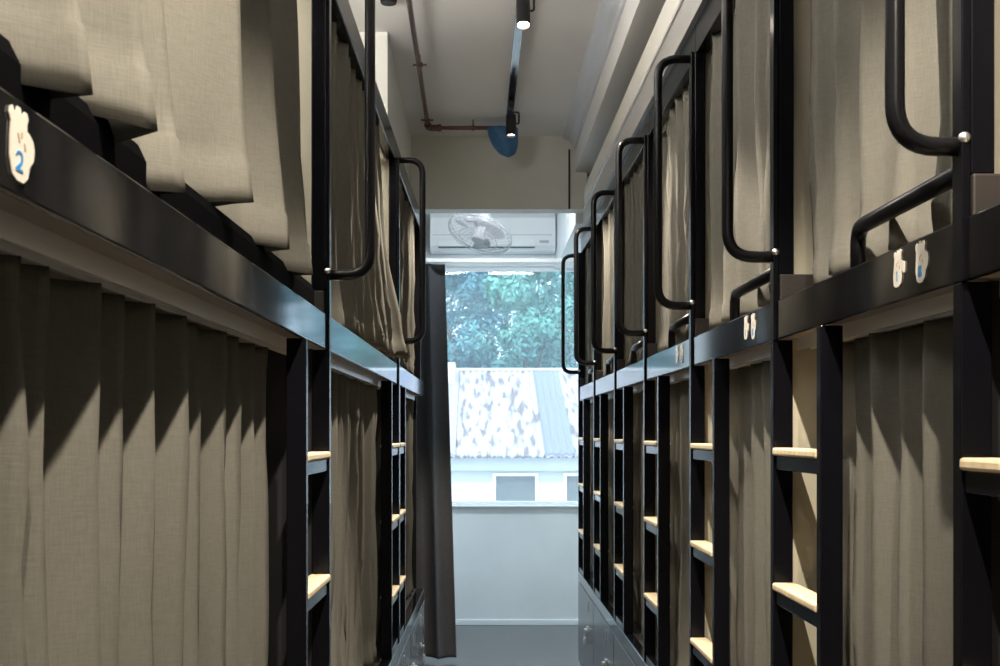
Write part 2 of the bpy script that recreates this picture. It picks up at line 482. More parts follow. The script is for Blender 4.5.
def bunk(P, u0, u1, label, group, steps, ladder='far', lad_w=0.410, guard=True, deep=1.95, rail_top=1.195, post_end=True, low_panel='cream', step_d=0.052, reach=0.103):
    """one bay of the two-storey bunk row; the post, ladder and grab rail stand at its far end u1 (or near end)"""
    root = thing('bunk_bed', P((u0 + u1) / 2, 0.3, ZL), label, 'bunk bed', group)
    pbox(MB(), P, u0, u1, 0.005, 0.015, ZB0, ZB1).build('side_beam', M['beam'], root, bevel=0.003)
    pbox(MB(), P, u0, u1, 0.0155, deep, ZB0 + 0.004, ZB0 + 0.024).build('upper_deck', M['ply'], root)
    pbox(MB(), P, u0, u1, 0.02, 0.06, ZT0, ZT1).build('top_beam', M['black'], root, bevel=0.003)
    pbox(MB(), P, u0, u1, 0.0, 0.045, ZL + 0.002, ZD).build('base_rail', M['beam'], root, bevel=0.003)
    pbox(MB(), P, u0, u1, 0.045, deep, ZD - 0.03, ZD - 0.01).build('lower_deck', M['brown'], root)
    tr = MB()
    for dz in (0,):
        pbox(tr, P, u0 + 0.03, u1 - 0.03, 0.055, 0.061, ZB0 - 0.024, ZB0 + 0.004)
        pbox(tr, P, u0 + 0.03, u1 - 0.03, 0.085, 0.091, ZB0 - 0.024, ZB0 + 0.004)
        pbox(tr, P, u0 + 0.03, u1 - 0.03, 0.061, 0.085, ZB0 - 0.004, ZB0 + 0.004)
    tr.build('curtain_track', M['track'], root)
    tr = MB()
    pbox(tr, P, u0 + 0.03, u1 - 0.03, 0.062, 0.068, ZT0 - 0.01, ZT0 + 0.016)
    pbox(tr, P, u0 + 0.03, u1 - 0.03, 0.095, 0.101, ZT0 - 0.01, ZT0 + 0.016)
    pbox(tr, P, u0 + 0.03, u1 - 0.03, 0.068, 0.095, ZT0 + 0.008, ZT0 + 0.016)
    tr.build('curtain_track', M['track'], root)
    # far end: post, partitions, end board
    if post_end:
        pbox(MB(), P, u1 - 0.036, u1, 0.0115, 0.046, H + 0.362, ZT0).build('post', M['black'], root, bevel=0.003)
        pbox(MB(), P, u1 - 0.042, u1 - 0.002, 0.0125, 0.42, ZB1, H + 0.362).build('end_board', M['brown'], root, bevel=0.003)
    pbox(MB(), P, u1 - 0.012, u1 - 0.002, 0.047, deep, H + 0.24, ZT1).build('partition_panel', M['cream'], root)
    pbox(MB(), P, u1 - 0.012, u1 - 0.002, 0.046, deep, ZD, ZB0 + 0.002).build('partition_panel', M[low_panel], root)  # where black, the panel colour stands in for shade inside the lower bunk
    # ladder
    if ladder:
        lad = None
        if ladder == 'far': a0, a1 = u1 - lad_w, u1
        else: a0, a1 = u0, u0 + lad_w
        far_s = MB()
        tall = a1 if ladder == 'far' else None
        st = []
        mb = pbox(MB(), P, a0, a0 + 0.030, 0.0, 0.045, ZD, ZB0 - 0.001)
        s1 = mb.build('ladder', M['black'], root, bevel=0.0025)
        s1['label'] = 'black steel ladder with pine steps'
        mb = pbox(MB(), P, a1 - 0.030, a1, 0.0, 0.045, ZD, ZB0 - 0.001)
        mb.build('stile', M['black'], s1, bevel=0.0025)
        if ladder == 'far':
            pbox(MB(), P, a1 - 0.036, a1, -0.001, 0.011, ZB0 - 0.001, ZT0 - 0.001).build('stile_extension', M['black'], s1, bevel=0.002)
        for z in steps:
            pbox(MB(), P, a0 + 0.031, a1 - 0.031, -0.004, step_d, z - 0.018, z).build('step', M['pine'], s1, bevel=0.005)
            pbox(MB(), P, a0 + 0.031, a1 - 0.031, 0.004, 0.034, z - 0.050, z - 0.0185).build('crossbar', M['black'], s1, bevel=0.002)
        pbox(MB(), P, a0 + 0.031, a1 - 0.031, 0.004, 0.034, ZD + 0.0, ZD + 0.03).build('crossbar', M['black'], s1, bevel=0.002)
    if post_end:
        # grab rail at the far post
        ur = u1 - 0.016
        pts = fillet([P(ur, 0.02, H + 0.405), P(ur, -reach, H + 0.405), P(ur, -reach, H + rail_top), P(ur, 0.03, H + rail_top)], 0.062, 8)
        g = MB().tube(pts, 0.0138, 14).build('grab_rail', M['black_tube'], root, smooth=True)
        c = P(ur - 0.014, 0.004, H + 0.414)
        MB().lathe([(0.003, 0.0), (0.0085, -0.001), (0.0085, -0.005), (0.005, -0.009), (0.001, -0.0095)], c, 10, 'Y').build('screw', M['chrome'], g, smooth=True)
    if guard:
        pts = fillet([P(u0 + 0.002, 0.028, H + 0.380), P(u0 + 0.515, 0.028, H + 0.380), P(u0 + 0.515, 0.028, ZB1)], 0.035, 5)
        MB().tube(pts, 0.0145, 12).build('guard_rail', M['black_tube'], root, smooth=True)
    return root

ORD = ['nearest', 'second', 'third', 'fourth', 'fifth', 'sixth', 'seventh']
STEPS_R = (H - 0.036, H - 0.346, H - 0.656)
YK = [1.72 + 1.072 * k for k in range(7)]
right_roots = []
for k in range(7):
    u1 = YK[k]; u0 = u1 - 1.072 + 0.001
    place = {0: 'black bunk bay cut off by the right edge of the view', 1: 'black bunk bay on the right with a large foot sticker pair and nearest full ladder'}.get(
        k, '%s black bunk bay on the right counting from the camera%s' % (ORD[k], ', last before the window' if k == 6 else ''))
    root = bunk(PR, u0, u1, place, 'bunk bays along the right side', STEPS_R, guard=(k > 0), reach=0.088 if k == 0 else 0.103, low_panel='black_matt' if k == 0 else 'cream')
    # cornice boards above the right row
    pbox(MB(), PR, u0, u1, 0.004, 0.05, ZT1 + 0.001, H + 1.44).build('fascia_board', M['cornice_low'], root)
    pbox(MB(), PR, u0, u1, 0.0, 0.05, H + 1.442, H + 1.563).build('cornice_board', M['cornice_top'], root)
    pbox(MB(), PR, u0, u1, -0.004, 0.003, H + 1.434, H + 1.446).build('groove_highlight', M['track'], root)  # white strip added as the highlight along the groove
    if 1 <= k <= 3:
        a = YK[k - 1]
        o1, o2 = ((0.234, 0.133), (0.270, 0.190), (0.26, 0.165))[k - 1]
        sticker(PR, a + o1, H + 0.267, 0.058, FOOT_A, '1', root, -1, 1.5)
        sticker(PR, a + o2, H + 0.263, 0.061, FOOT_B, '8', root, -1, 1.5)
    right_roots.append(root)

def lockers(P, u0, u1, label, group):
    root = thing('locker', P((u0 + u1) / 2, 0.3, 0), label, 'locker', group)
    b = pbox(MB(), P, u0, u1, 0.022, 0.60, 0.05, ZL)
    pbox(b, P, u0, u1, 0.07, 0.58, 0.0, 0.05)
    b.build('body', M['locker_dark'], root)
    d = pbox(MB(), P, u0 + 0.004, u1 - 0.004, 0.0, 0.020, 0.055, ZL - 0.006).build('door', M['locker'], root, bevel=0.002)
    um = u0 + (u1 - u0) * 0.33
    pbox(MB(), P, um - 0.012, um + 0.012, -0.003, -0.0005, H - 1.115, H - 1.045).build('label_slot', M['chrome'], d)
    hp = pbox(MB(), P, um - 0.020, um + 0.020, -0.006, -0.0005, H - 1.235, H - 1.205)
    hp.tube([P(um, -0.006, H - 1.222), P(um, -0.022, H - 1.222)], 0.006, 10)
    hp.build('hasp', M['chrome'], d, bevel=0.001)
    lk = MB()
    lk.tube(fillet([P(um - 0.010, -0.018, H - 1.275), P(um - 0.010, -0.018, H - 1.222), P(um + 0.010, -0.018, H - 1.222), P(um + 0.010, -0.018, H - 1.275)], 0.009, 4), 0.0025, 8)
    sh = lk.build('padlock_shackle', M['chrome'], d, smooth=True)
    pbox(MB(), P, um - 0.016, um + 0.016, -0.025, -0.011, H - 1.31, H - 1.272).build('padlock_body', M['chrome'], d, bevel=0.003)
    return root

for k in range(7):
    lockers(PR, YK[k] - 1.072 + 0.002, YK[k] - 0.002,
            ['grey locker under the nearest right bunk bay', 'grey locker under the second right bunk bay', 'grey locker under the third right bunk bay',
             'grey locker under the fourth right bunk bay', 'grey locker under the fifth right bunk bay', 'grey locker door under the sixth right bunk, beside the end one',
             'grey locker at the window end of the right row, chrome padlock showing'][k], 'lockers under the right bunks')

# left row
STEPS_L = (H - 0.050, H - 0.365, H - 0.680)
bunk(PL, 0.90, 3.116, 'nearest black bunk on the left with large foot sticker, its ladder at the far end', 'bunks along the left side', STEPS_L, guard=False, low_panel='black_matt', step_d=0.05)
L1 = [o for o in COL.objects if o.name.startswith('bunk_bed')][-1]
sticker(PL, 1.084, H + 0.2595, 0.063, FOOT_B, '2', L1, 1, 1.65)
bunk(PL, 3.117, 5.36, 'middle black bunk on the left, between its two ladders', 'bunks along the left side', STEPS_L, guard=False, rail_top=1.21, low_panel='black_matt', step_d=0.05)
bunk(PL, 5.361, 7.22, 'farthest black bunk on the left, beside the grey window drape', 'bunks along the left side', STEPS_L, ladder='near', lad_w=0.36, guard=False, post_end=False, step_d=0.05, low_panel='black_matt')
far_left = [o for o in COL.objects if o.name.startswith('bunk_bed')][-1]
pbox(MB(), PL, 7.182, 7.218, 0.020, 0.062, ZB1, ZT0).build('post', M['black'], far_left, bevel=0.003)
us = [0.92, 1.56, 2.20, 2.84, 3.48, 4.12, 4.76, 5.40, 6.04, 6.68, 7.22]
for k in range(10):
    lockers(PL, us[k] + 0.002, us[k + 1] - 0.002, '%s grey locker door along the left row, counting from the camera' % (
        ['first', 'second', 'third', 'fourth', 'fifth', 'sixth', 'seventh', 'eighth', 'ninth', 'tenth'][k]), 'lockers under the left bunks')

# near-black block added to stand in for the shade under the near left hem
mt = pbox(MB(), PL, 0.93, 3.06, 0.030, 0.95, ZB0 + 0.026, ZB0 + 0.17).build('shade_block', M['shade_block'], None, bevel=0.03, origin=PL(2, 0.5, ZB0 + 0.03))
tag(mt, 'near-black block added for the shade under the near left upper curtain', 'shade_block')

# ------------------------------------------------------------------ privacy curtains
GU, GL_ = 'upper bunk curtains', 'lower bunk curtains'
# left, near
add_curtain(PL, 'wide taupe curtain on the upper near left bunk, hem bulging over the beam', GU, 0.90, 2.68, H + 0.325, ZT0 + 0.01,
            [0.98, 1.16, 1.38, 1.55, 1.95, 2.26, 2.60], 0.022, 0.135, 11, flare=1.15, drift=0.03, frac=0.36, hem=0.07, cusp=0.9, push=0.03, lean=0.12,
            hemz=[(0.8, .32), (1.15, .335), (1.34, .362), (1.5, .315), (1.66, .33), (2.0, .39), (2.2, .36), (2.62, .355), (3.1, .36)])
add_curtain(PL, 'long taupe curtain closing the lower near left bunk', GL_, 0.92, 2.80, ZD + 0.01, ZB0 - 0.026,
            [1.06, 1.165, 1.275, 1.353, 1.51, 1.635, 1.75, 1.93, 2.07, 2.24, 2.36, 2.54, 2.65], 0.073, 0.137, 12, drift=0.02, cusp=0.8, top=0.9, flare=1.05)
# left, middle
add_curtain(PL, 'dark folded curtain of the middle left upper bunk behind the grab rail', GU, 3.15, 4.90, H + 0.325, ZT0 + 0.01, 0.16, 0.035, 0.105, 13, drift=0.03, wave=0.02, lean=0.50, push_end=0.10)
add_curtain(PL, 'gathered curtain of the middle left lower bunk between two ladders', GL_, 3.16, 5.0, ZD + 0.01, ZB0 - 0.026, 0.11, 0.062, 0.13, 14, drift=0.04, flare=1.3)
add_curtain(PL, 'curtain of the farthest left upper bunk below the ceiling box', GU, 5.40, 7.08, H + 0.315, ZT0 + 0.01, 0.14, 0.03, 0.10, 15, drift=0.03)
add_curtain(PL, 'curtain of the farthest left lower bunk beside the window drape', GL_, 5.72, 7.08, ZD + 0.01, ZB0 - 0.026, 0.11, 0.05, 0.12, 16, drift=0.03)
# right
names_u = ['slice of upper curtain at the top right corner of the view', 'bright taupe curtain of the second right upper bunk behind the big grab rail',
           'dark upper curtain on the third right bunk beside the cream panel', 'upper curtain with creased hem on the fourth right bunk',
           'upper curtain with even folds on the fifth right bunk', 'upper curtain on the sixth right bunk, near the row end', 'narrow upper curtain on the last right bunk beside the window']
names_l = ['lower curtain in the dark behind the ladder at the right edge', 'wide lit lower curtain between the two nearest right ladders', 'lower curtain between the second and third right ladders',
           'lower curtain between the third and fourth right ladders', 'lower curtain between the fourth and fifth right ladders', 'lower curtain between the fifth and sixth right ladders',
           'lower curtain behind the last right ladder, hem above its locker']
up_r = [0.15, [1.80, 1.93, 2.09, 2.24, 2.42, 2.58], 0.16, 0.13, 0.12, 0.13, 0.12]
lo_r = [0.14, [1.83, 2.02, 2.16, 2.27, 2.40, 2.52, 2.63], 0.14, 0.13, 0.13, 0.12, 0.12]
for k in range(7):
    u1 = YK[k]; u0 = u1 - 1.072
    add_curtain(PR, names_u[k], GU, u0 + 0.03, u1 - 0.05, H + 0.32 - (0.0 if k != 1 else 0.0), ZT0 + 0.01, up_r[k], 0.042, 0.105, 30 + k, drift=0.035, wave=0.02, flare=1.2)
    add_curtain(PR, names_l[k], GL_, u0 + 0.03, u1 - 0.05, ZD + 0.012, ZB0 - 0.026, lo_r[k], 0.066, 0.125, 50 + k, drift=0.03, flare=1.15)

# ------------------------------------------------------------------ window drape and its rail
def PW(u, d, z): return (u, 8.30 + d, z)
add_curtain(PW, 'floor length charcoal drape standing left of the window', None, -0.60, -0.23, 0.03, H + 1.165, 0.105, -0.03, 0.07, 80, mat='drape', name='window_drape', drift=0.01, top=0.8, flare=1.2, lean=0.08)
rl = MB().box(-1.78, 2.83, 8.27, 8.32, H + 1.168, H + 1.195)
tag(rl.build('drape_rail', M['white'], None, bevel=0.003, origin=(0.5, 8.3, H + 1.168)), 'white drape rail crossing the window top from wall to wall', 'curtain rail')

# ------------------------------------------------------------------ air conditioner
ac = thing('air_conditioner', (0.13, YD, H + 1.46), 'white split air conditioner on the wall above the window', 'air conditioner')
b = MB()
pr = [(YD, H + 1.475), (YD - 0.17, H + 1.475), (YD - 0.205, H + 1.51), (YD - 0.215, H + 1.58), (YD - 0.21, H + 1.74), (YD - 0.18, H + 1.79), (YD, H + 1.79)]
b.prism([(-0.39, y, z) for y, z in pr], (1.02, 0, 0))
b.build('body', M['white'], ac, bevel=0.006)
MB().box(-0.32, 0.46, YD - 0.221, YD - 0.205, H + 1.505, H + 1.56).build('louver', M['white'], ac, bevel=0.003)
MB().box(-0.32, 0.46, YD - 0.223, YD - 0.200, H + 1.494, H + 1.502).build('air_outlet', M['slot'], ac)
MB().box(-0.37, 0.60, YD - 0.2155, YD - 0.20, H + 1.597, H + 1.602).build('panel_gap', M['white_dull'], ac)
MB().box(0.50, 0.575, YD - 0.2175, YD - 0.205, H + 1.535, H + 1.555).build('display', M['white_dull'], ac)

# ------------------------------------------------------------------ orbit fan
FY, FX, FZ = 8.55, 0.015, H + 1.415
fan = thing('orbit_fan', (FX, FY, ZC), 'white caged orbit fan hanging past the ceiling beam', 'fan')
MB().tube([(FX + 0.04, FY, ZC), (FX + 0.04, FY, FZ + 0.13)], 0.014, 12).build('down_rod', M['white'], fan, smooth=True)
mo = MB().lathe([(0.02, 0.15), (0.05, 0.14), (0.065, 0.11), (0.065, 0.075), (0.045, 0.05), (0.03, 0.045)], (FX + 0.02, FY + 0.02, FZ), 24)
mo.box(FX - 0.10, FX + 0.06, FY - 0.02, FY + 0.03, FZ + 0.085, FZ + 0.115)
mo.build('motor', M['white_dull'], fan, smooth=False, bevel=0.004)
ax = Vector((-0.31, -0.36, -0.88)).normalized()
e1 = Vector((1, 0, 0)); e1 = (e1 - ax * e1.dot(ax)).normalized(); e2 = ax.cross(e1)
C0 = Vector((FX, FY, FZ))
def ring(mb, r, h, tr=0.0028, n=40):
    pts = [C0 + ax * h + e1 * (r * math.cos(2 * PI * k / n)) + e2 * (r * math.sin(2 * PI * k / n)) for k in range(n + 1)]
    mb.tube(pts, tr, 6, caps=False)
cg = MB()
RF = 0.235
for r_, h_ in ((RF, 0.0), (RF * 0.97, 0.022), (RF * 0.97, -0.022), (RF * 0.6, 0.05), (RF * 0.6, -0.05)):
    ring(cg, r_, h_, 0.004 if r_ == RF else 0.0022)
for k in range(36):
    a = 2 * PI * k / 36
    dr_ = e1 * math.cos(a) + e2 * math.sin(a)
    for s in (1, -1):
        cg.tube([C0 + ax * (0.06 * s) + dr_ * 0.045, C0 + ax * (0.05 * s) + dr_ * RF * 0.6, C0 + ax * (0.022 * s) + dr_ * RF * 0.97, C0 + dr_ * RF], 0.0014, 5)
cg.build('cage', M['white_dull'], fan)
hb = MB().tube([C0 + ax * 0.064, C0 + ax * -0.08], [0.045, 0.035], 20)
hb.build('hub', M['white_dull'], fan, smooth=False, bevel=0.004)
for k in range(3):
    a = 2 * PI * k / 3 + 0.5
    blade = MB()
    prev = []
    top, bot = [], []
    for i in range(7):
        t = i / 6
        r_ = 0.04 + 0.165 * t
        wdt = 0.25 + 0.35 * math.sin(PI * min(1, t * 0.9 + 0.1))
        tw = 0.028 * (1 - 0.4 * t)
        p0 = C0 + (e1 * math.cos(a - wdt / 2) + e2 * math.sin(a - wdt / 2)) * r_ + ax * tw
        p1 = C0 + (e1 * math.cos(a + wdt) + e2 * math.sin(a + wdt)) * r_ - ax * tw
        top.append((p0, p1))
    for i in range(6):
        q = [top[i][0], top[i][1], top[i + 1][1], top[i + 1][0]]
        blade.hexa([*q, *[p + ax * 0.003 for p in q]])
    blade.build('blade', M['white_dull'], fan)

# ------------------------------------------------------------------ sprinkler pipe, blue cap, detector
pz = H + 1.85
pp = thing('sprinkler_pipe', (-0.29, 5.2, pz), 'red brown sprinkler pipe running along the ceiling to the beam', 'pipe')
MB().tube([(-0.27, -3.0, pz), (-0.303, 7.28, pz)], 0.0125, 14).build('pipe_run', M['pipe'], pp, smooth=True)
MB().tube([(-0.303, 7.30, pz), (0.13, 7.30, pz)], 0.0125, 14).build('pipe_branch', M['pipe'], pp, smooth=True)
ej = MB().tube(fillet([(-0.303, 7.235, pz), (-0.303, 7.30, pz), (-0.235, 7.30, pz)], 0.03, 5), 0.019, 14)
ej.lathe([(0.022, -0.012), (0.022, 0.012)], (-0.235, 7.30, pz), 14, 'X')
ej.lathe([(0.022, -0.012), (0.022, 0.012)], (-0.303, 7.235, pz), 14, 'Y')
ej.build('elbow', M['pipe'], pp)
for (x, y) in ((-0.293, 6.05), (-0.302, 7.12), (-0.285, 3.5)):
    c = MB().box(x - 0.036, x + 0.036, y - 0.008, y + 0.008, pz - 0.003, pz + 0.003)
    c.lathe([(0.0165, -0.008), (0.0165, 0.008)], (x, y, pz), 14, 'Y')
    c.box(x - 0.004, x + 0.004, y - 0.004, y + 0.004, pz, ZC)
    c.build('pipe_clamp', M['pipe'], pp)
c = MB().lathe([(0.017, -0.009), (0.017, 0.009)], (-0.03, 7.30, pz), 14, 'X'); c.box(-0.034, -0.026, 7.296, 7.304, pz, ZC)
c.build('pipe_clamp', M['pipe'], pp)

cap = MB()
rings = []
for i in range(11):
    t = i / 10
    r_ = 0.092 * math.sqrt(max(0.0, 1 - t ** 2.1)) + 0.003
    z = H + 1.845 - 0.175 * t
    rings.append([cap.bm.verts.new((0.150 + 0.035 * t ** 1.5 + r_ * math.cos(2 * PI * k / 24) * 0.98, 7.30 + r_ * 0.8 * math.sin(2 * PI * k / 24), z + 0.006 * math.sin(5 * 2 * PI * k / 24) * (1 - t) * (i > 0))) for k in range(24)])
for i in range(10):
    for k in range(24):
        cap.face([rings[i][k], rings[i][(k + 1) % 24], rings[i + 1][(k + 1) % 24], rings[i + 1][k]])
cap.face(rings[0]); cap.face(rings[-1])
tag(cap.build('sprinkler_cover', M['blue'], None, smooth=True, origin=(0.15, 7.3, H + 1.84)), 'blue pointed cover hanging at the end of the ceiling pipe', 'cover')
dt = MB().lathe([(0.038, 0.055), (0.038, 0.02), (0.034, 0.0)], (-0.385, 5.17, ZC - 0.055), 24)
tag(dt.build('smoke_detector', M['black_matt'], None, bevel=0.003, origin=(-0.385, 5.17, ZC - 0.055)), 'small dark round detector on the ceiling left of the pipe', 'detector')

# ------------------------------------------------------------------ track lighting
TX = 0.188; TZ = ZC - 0.03
tk = MB()
tk.box(TX - 0.019, TX - 0.011, -2.6, 7.15, TZ, ZC); tk.box(TX + 0.011, TX + 0.019, -2.6, 7.15, TZ, ZC); tk.box(TX - 0.011, TX + 0.011, -2.6, 7.15, TZ + 0.012, ZC)
tag(tk.build('lighting_track', M['rail_black'], None, origin=(TX, 2.0, ZC)), 'long glossy black lighting track down the middle of the ceiling', 'light track')

def spot(y, label, tilt, cone, energy, lens):
    root = thing('track_spotlight', (TX, y, TZ), label, 'spotlight', 'spotlights on the ceiling track')
    MB().box(TX - 0.016, TX + 0.016, y - 0.07, y + 0.05, TZ - 0.028, TZ - 0.001).build('adapter', M['black_matt'], root, bevel=0.003)
    piv = Vector((TX, y, TZ - 0.115))
    br = MB().tube(fillet([(TX, y, TZ - 0.025), (TX, y, TZ - 0.05), (TX + 0.045, y, TZ - 0.05), (TX + 0.045, y, TZ - 0.115), (TX + 0.022, y, TZ - 0.115)], 0.010, 3), 0.005, 8)
    br.build('bracket', M['black_matt'], root)
    ca, sa = math.cos(tilt), math.sin(tilt)
    dirv = Vector((0, -sa, -ca))                # pointing down, tilted toward the camera
    e2_ = Vector((0, ca, -sa)); e1_ = Vector((1, 0, 0))
    def pt(r, h, k, n): return piv + dirv * h + (e1_ * math.cos(2 * PI * k / n) + e2_ * math.sin(2 * PI * k / n)) * r
    hd = MB(); n = 24; rings = []
    for (r, h) in ((0.020, -0.055), (0.028, -0.050), (0.029, -0.02), (0.029, 0.072), (0.026, 0.072), (0.024, 0.058)):
        rings.append([hd.bm.verts.new(pt(r, h, k, n)) for k in range(n)])
    for i in range(len(rings) - 1):
        for k in range(n):
            hd.face([rings[i][k], rings[i][(k + 1) % n], rings[i + 1][(k + 1) % n], rings[i + 1][k]])
    hd.face(rings[0])
    hd.build('head', M['black_matt'], root)
    ln = MB(); ra = [ln.bm.verts.new(pt(0.0235, 0.060, k, n)) for k in range(n)]; rb = [ln.bm.verts.new(pt(0.0235, 0.056, k, n)) for k in range(n)]
    ln.face(ra); ln.face(rb)
    for k in range(n): ln.face([ra[k], ra[(k + 1) % n], rb[(k + 1) % n], rb[k]])
    ln.build('lens', M[lens], root)
    ld = bpy.data.lights.new('spot_lamp', 'SPOT')
    ld.energy = energy; ld.color = SPOT_COLOR; ld.spot_size = math.radians(cone); ld.spot_blend = 0.35; ld.shadow_soft_size = 0.018
    lo = bpy.data.objects.new('spot_lamp', ld); COL.objects.link(lo)
    lo.parent = root
    lo.location = piv + dirv * 0.080 - root.location
    lo.rotation_euler = (-tilt, 0, 0)
for (y, label, tilt, cone, en, lens) in (
        (-0.60, 'track spotlight behind the camera', -0.35, 110, 0.7, 'lamp'),
        (1.10, 'track spotlight above the near left bunk, out of the top of the view', -0.15, 98, 1.2, 'lamp'),
        (3.20, 'track spotlight just above the view, second from the glaring one', 0.0, 66, 1.0, 'lamp'),
        (5.00, 'glaring lit track spotlight near the top edge of the view', 0.30, 84, 1.0, 'lamp'),
        (6.83, 'small track spotlight at the far end of the track beside the blue cover', 0.12, 100, 0.9, 'lamp_dim')):
    spot(y, label, tilt, cone, en * SPOT_ENERGY, lens)

# fill lights added unseen on top of the left bunks to brighten the ceiling
for k, y in enumerate((1.9, 3.7)):
    root = thing('ceiling_fill', (-1.0, y, ZT1 + 0.03), 'added fill panel, unseen on top of the %s left bunk' % ('near', 'middle')[k], 'lamp', 'added fill panels above the left bunks')
    MB().box(-1.31, -0.69, y - 0.6, y + 0.6, ZT1 + 0.02, ZT1 + 0.045).build('housing', M['white'], root)
    ld = bpy.data.lights.new('ceiling_fill_light', 'AREA'); ld.shape = 'RECTANGLE'; ld.size = 0.60; ld.size_y = 1.15; ld.energy = CEILING_FILL_ENERGY; ld.color = (1.0, 0.96, 0.91)
    lo = bpy.data.objects.new('ceiling_fill_light', ld); COL.objects.link(lo); lo.parent = root
    lo.location = (0, 0, 0.02); lo.rotation_euler = (PI, 0, 0)
# cool fill lights added out of view under the soffits to brighten the window zone
for x, side in ((1.45, 'right'), (-1.10, 'left')):
    zl = H + (1.36 if x > 0 else 1.34)
    root = thing('zone_fill', (x, 9.0, zl), 'added cool fill light under the %s soffit beside the window' % side, 'lamp', 'added fill lights beside the window')
    MB().lathe([(0.10, 0.0), (0.10, -0.02), (0.085, -0.025), (0.08, -0.008)], (x, 9.0, zl), 28).build('trim_ring', M['white'], root)
    MB().lathe([(0.078, -0.010), (0.078, -0.016)], (x, 9.0, zl), 28).build('diffuser', emit('zone_fill_glow', (0.85, 0.95, 1.0), 4.0), root)
    ld = bpy.data.lights.new('zone_fill_lamp', 'SPOT'); ld.spot_size = math.radians(160); ld.spot_blend = 0.3; ld.shadow_soft_size = 0.07; ld.energy = ZONE_FILL_ENERGY; ld.color = (0.70, 0.88, 1.0)
    lo = bpy.data.objects.new('zone_fill_lamp', ld); COL.objects.link(lo); lo.parent = root
    lo.location = (0, 0, -0.03)

# fill light added behind the ceiling beam to brighten the air conditioner
root = thing('beam_fill', (0.1, YB + 0.15, H + 1.62), 'added fill light hidden on the window side of the ceiling beam', 'lamp')
MB().box(-0.38, 0.58, YB + 0.151, YB + 0.185, H + 1.585, H + 1.655).build('housing', M['white'], root, bevel=0.006)
MB().box(-0.36, 0.56, YB + 0.185, YB + 0.19, H + 1.60, H + 1.64).build('diffuser', emit('beam_fill_glow', (0.9, 0.96, 1.0), 4.0), root)
ld = bpy.data.lights.new('beam_fill_light', 'AREA'); ld.shape = 'RECTANGLE'; ld.size = 0.92; ld.size_y = 0.05; ld.energy = BEAM_FILL_ENERGY; ld.color = (0.82, 0.92, 1.0)
lo = bpy.data.objects.new('beam_fill_light', ld); COL.objects.link(lo); lo.parent = root
lo.location = (0, 0.05, 0); lo.rotation_euler = (math.radians(75), 0, 0)

# ------------------------------------------------------------------ outside
M['roof'] = None
def roof_mat():
    m = principled('corrugated_roof', (0.6, 0.55, 0.55), 0.55)
    nt = m.node_tree; p = nt.nodes['Principled BSDF']
    tc = nt.nodes.new('ShaderNodeTexCoord')
    mp = nt.nodes.new('ShaderNodeMapping'); mp.inputs['Scale'].default_value = (4.5, 0.7, 0.7)
    nt.links.new(tc.outputs['Object'], mp.inputs['Vector'])
    nz = nt.nodes.new('ShaderNodeTexNoise'); nz.inputs['Scale'].default_value = 2.2; nz.inputs['Detail'].default_value = 5
    nt.links.new(mp.outputs['Vector'], nz.inputs['Vector'])
    rp = nt.nodes.new('ShaderNodeValToRGB')
    e = rp.color_ramp.elements
    e[0].color = (0.10, 0.065, 0.07, 1); e[0].position = 0.40
    e[1].color = (0.30, 0.275, 0.28, 1); e[1].position = 0.49
    nt.links.new(nz.outputs['Fac'], rp.inputs['Fac'])
    nt.links.new(rp.outputs['Color'], p.inputs['Base Color'])
    return m
M['roof'] = roof_mat()
M['roof_blue'] = principled('lilac_roof_sheet', (0.12, 0.125, 0.19), 0.5)
M['roof_pink'] = principled('pale_pink_roof_sheet', (0.26, 0.22, 0.25), 0.5)
M['stucco'] = mottle(principled('white_stucco', (0.7, 0.7, 0.68), 0.8), (0.46, 0.47, 0.47), (0.52, 0.52, 0.52), 1.5)
M['blind'] = mottle(principled('blind_slats', (0.2, 0.22, 0.2), 0.6), (0.05, 0.06, 0.075), (0.12, 0.115, 0.10), 6, (8, 1, 0.6))
M['leaf'] = mottle(principled('hazed_leaf_green', (0.1, 0.35, 0.2), 0.6), (0.018, 0.095, 0.105), (0.115, 0.35, 0.26), 0.45, detail=3)  # haze and light and dark masses are put into the leaf colour
M['leaf2'] = mottle(principled('hazed_leaf_blue', (0.1, 0.3, 0.28), 0.6), (0.025, 0.105, 0.15), (0.11, 0.30, 0.33), 0.45, detail=3)  # bluer leaves, haze again put into the colour
M['bark'] = principled('bark', (0.10, 0.08, 0.06), 0.9)
M['ground'] = mottle(principled('yard_ground', (0.2, 0.2, 0.18), 0.9), (0.2, 0.2, 0.18), (0.28, 0.28, 0.25), 0.5)

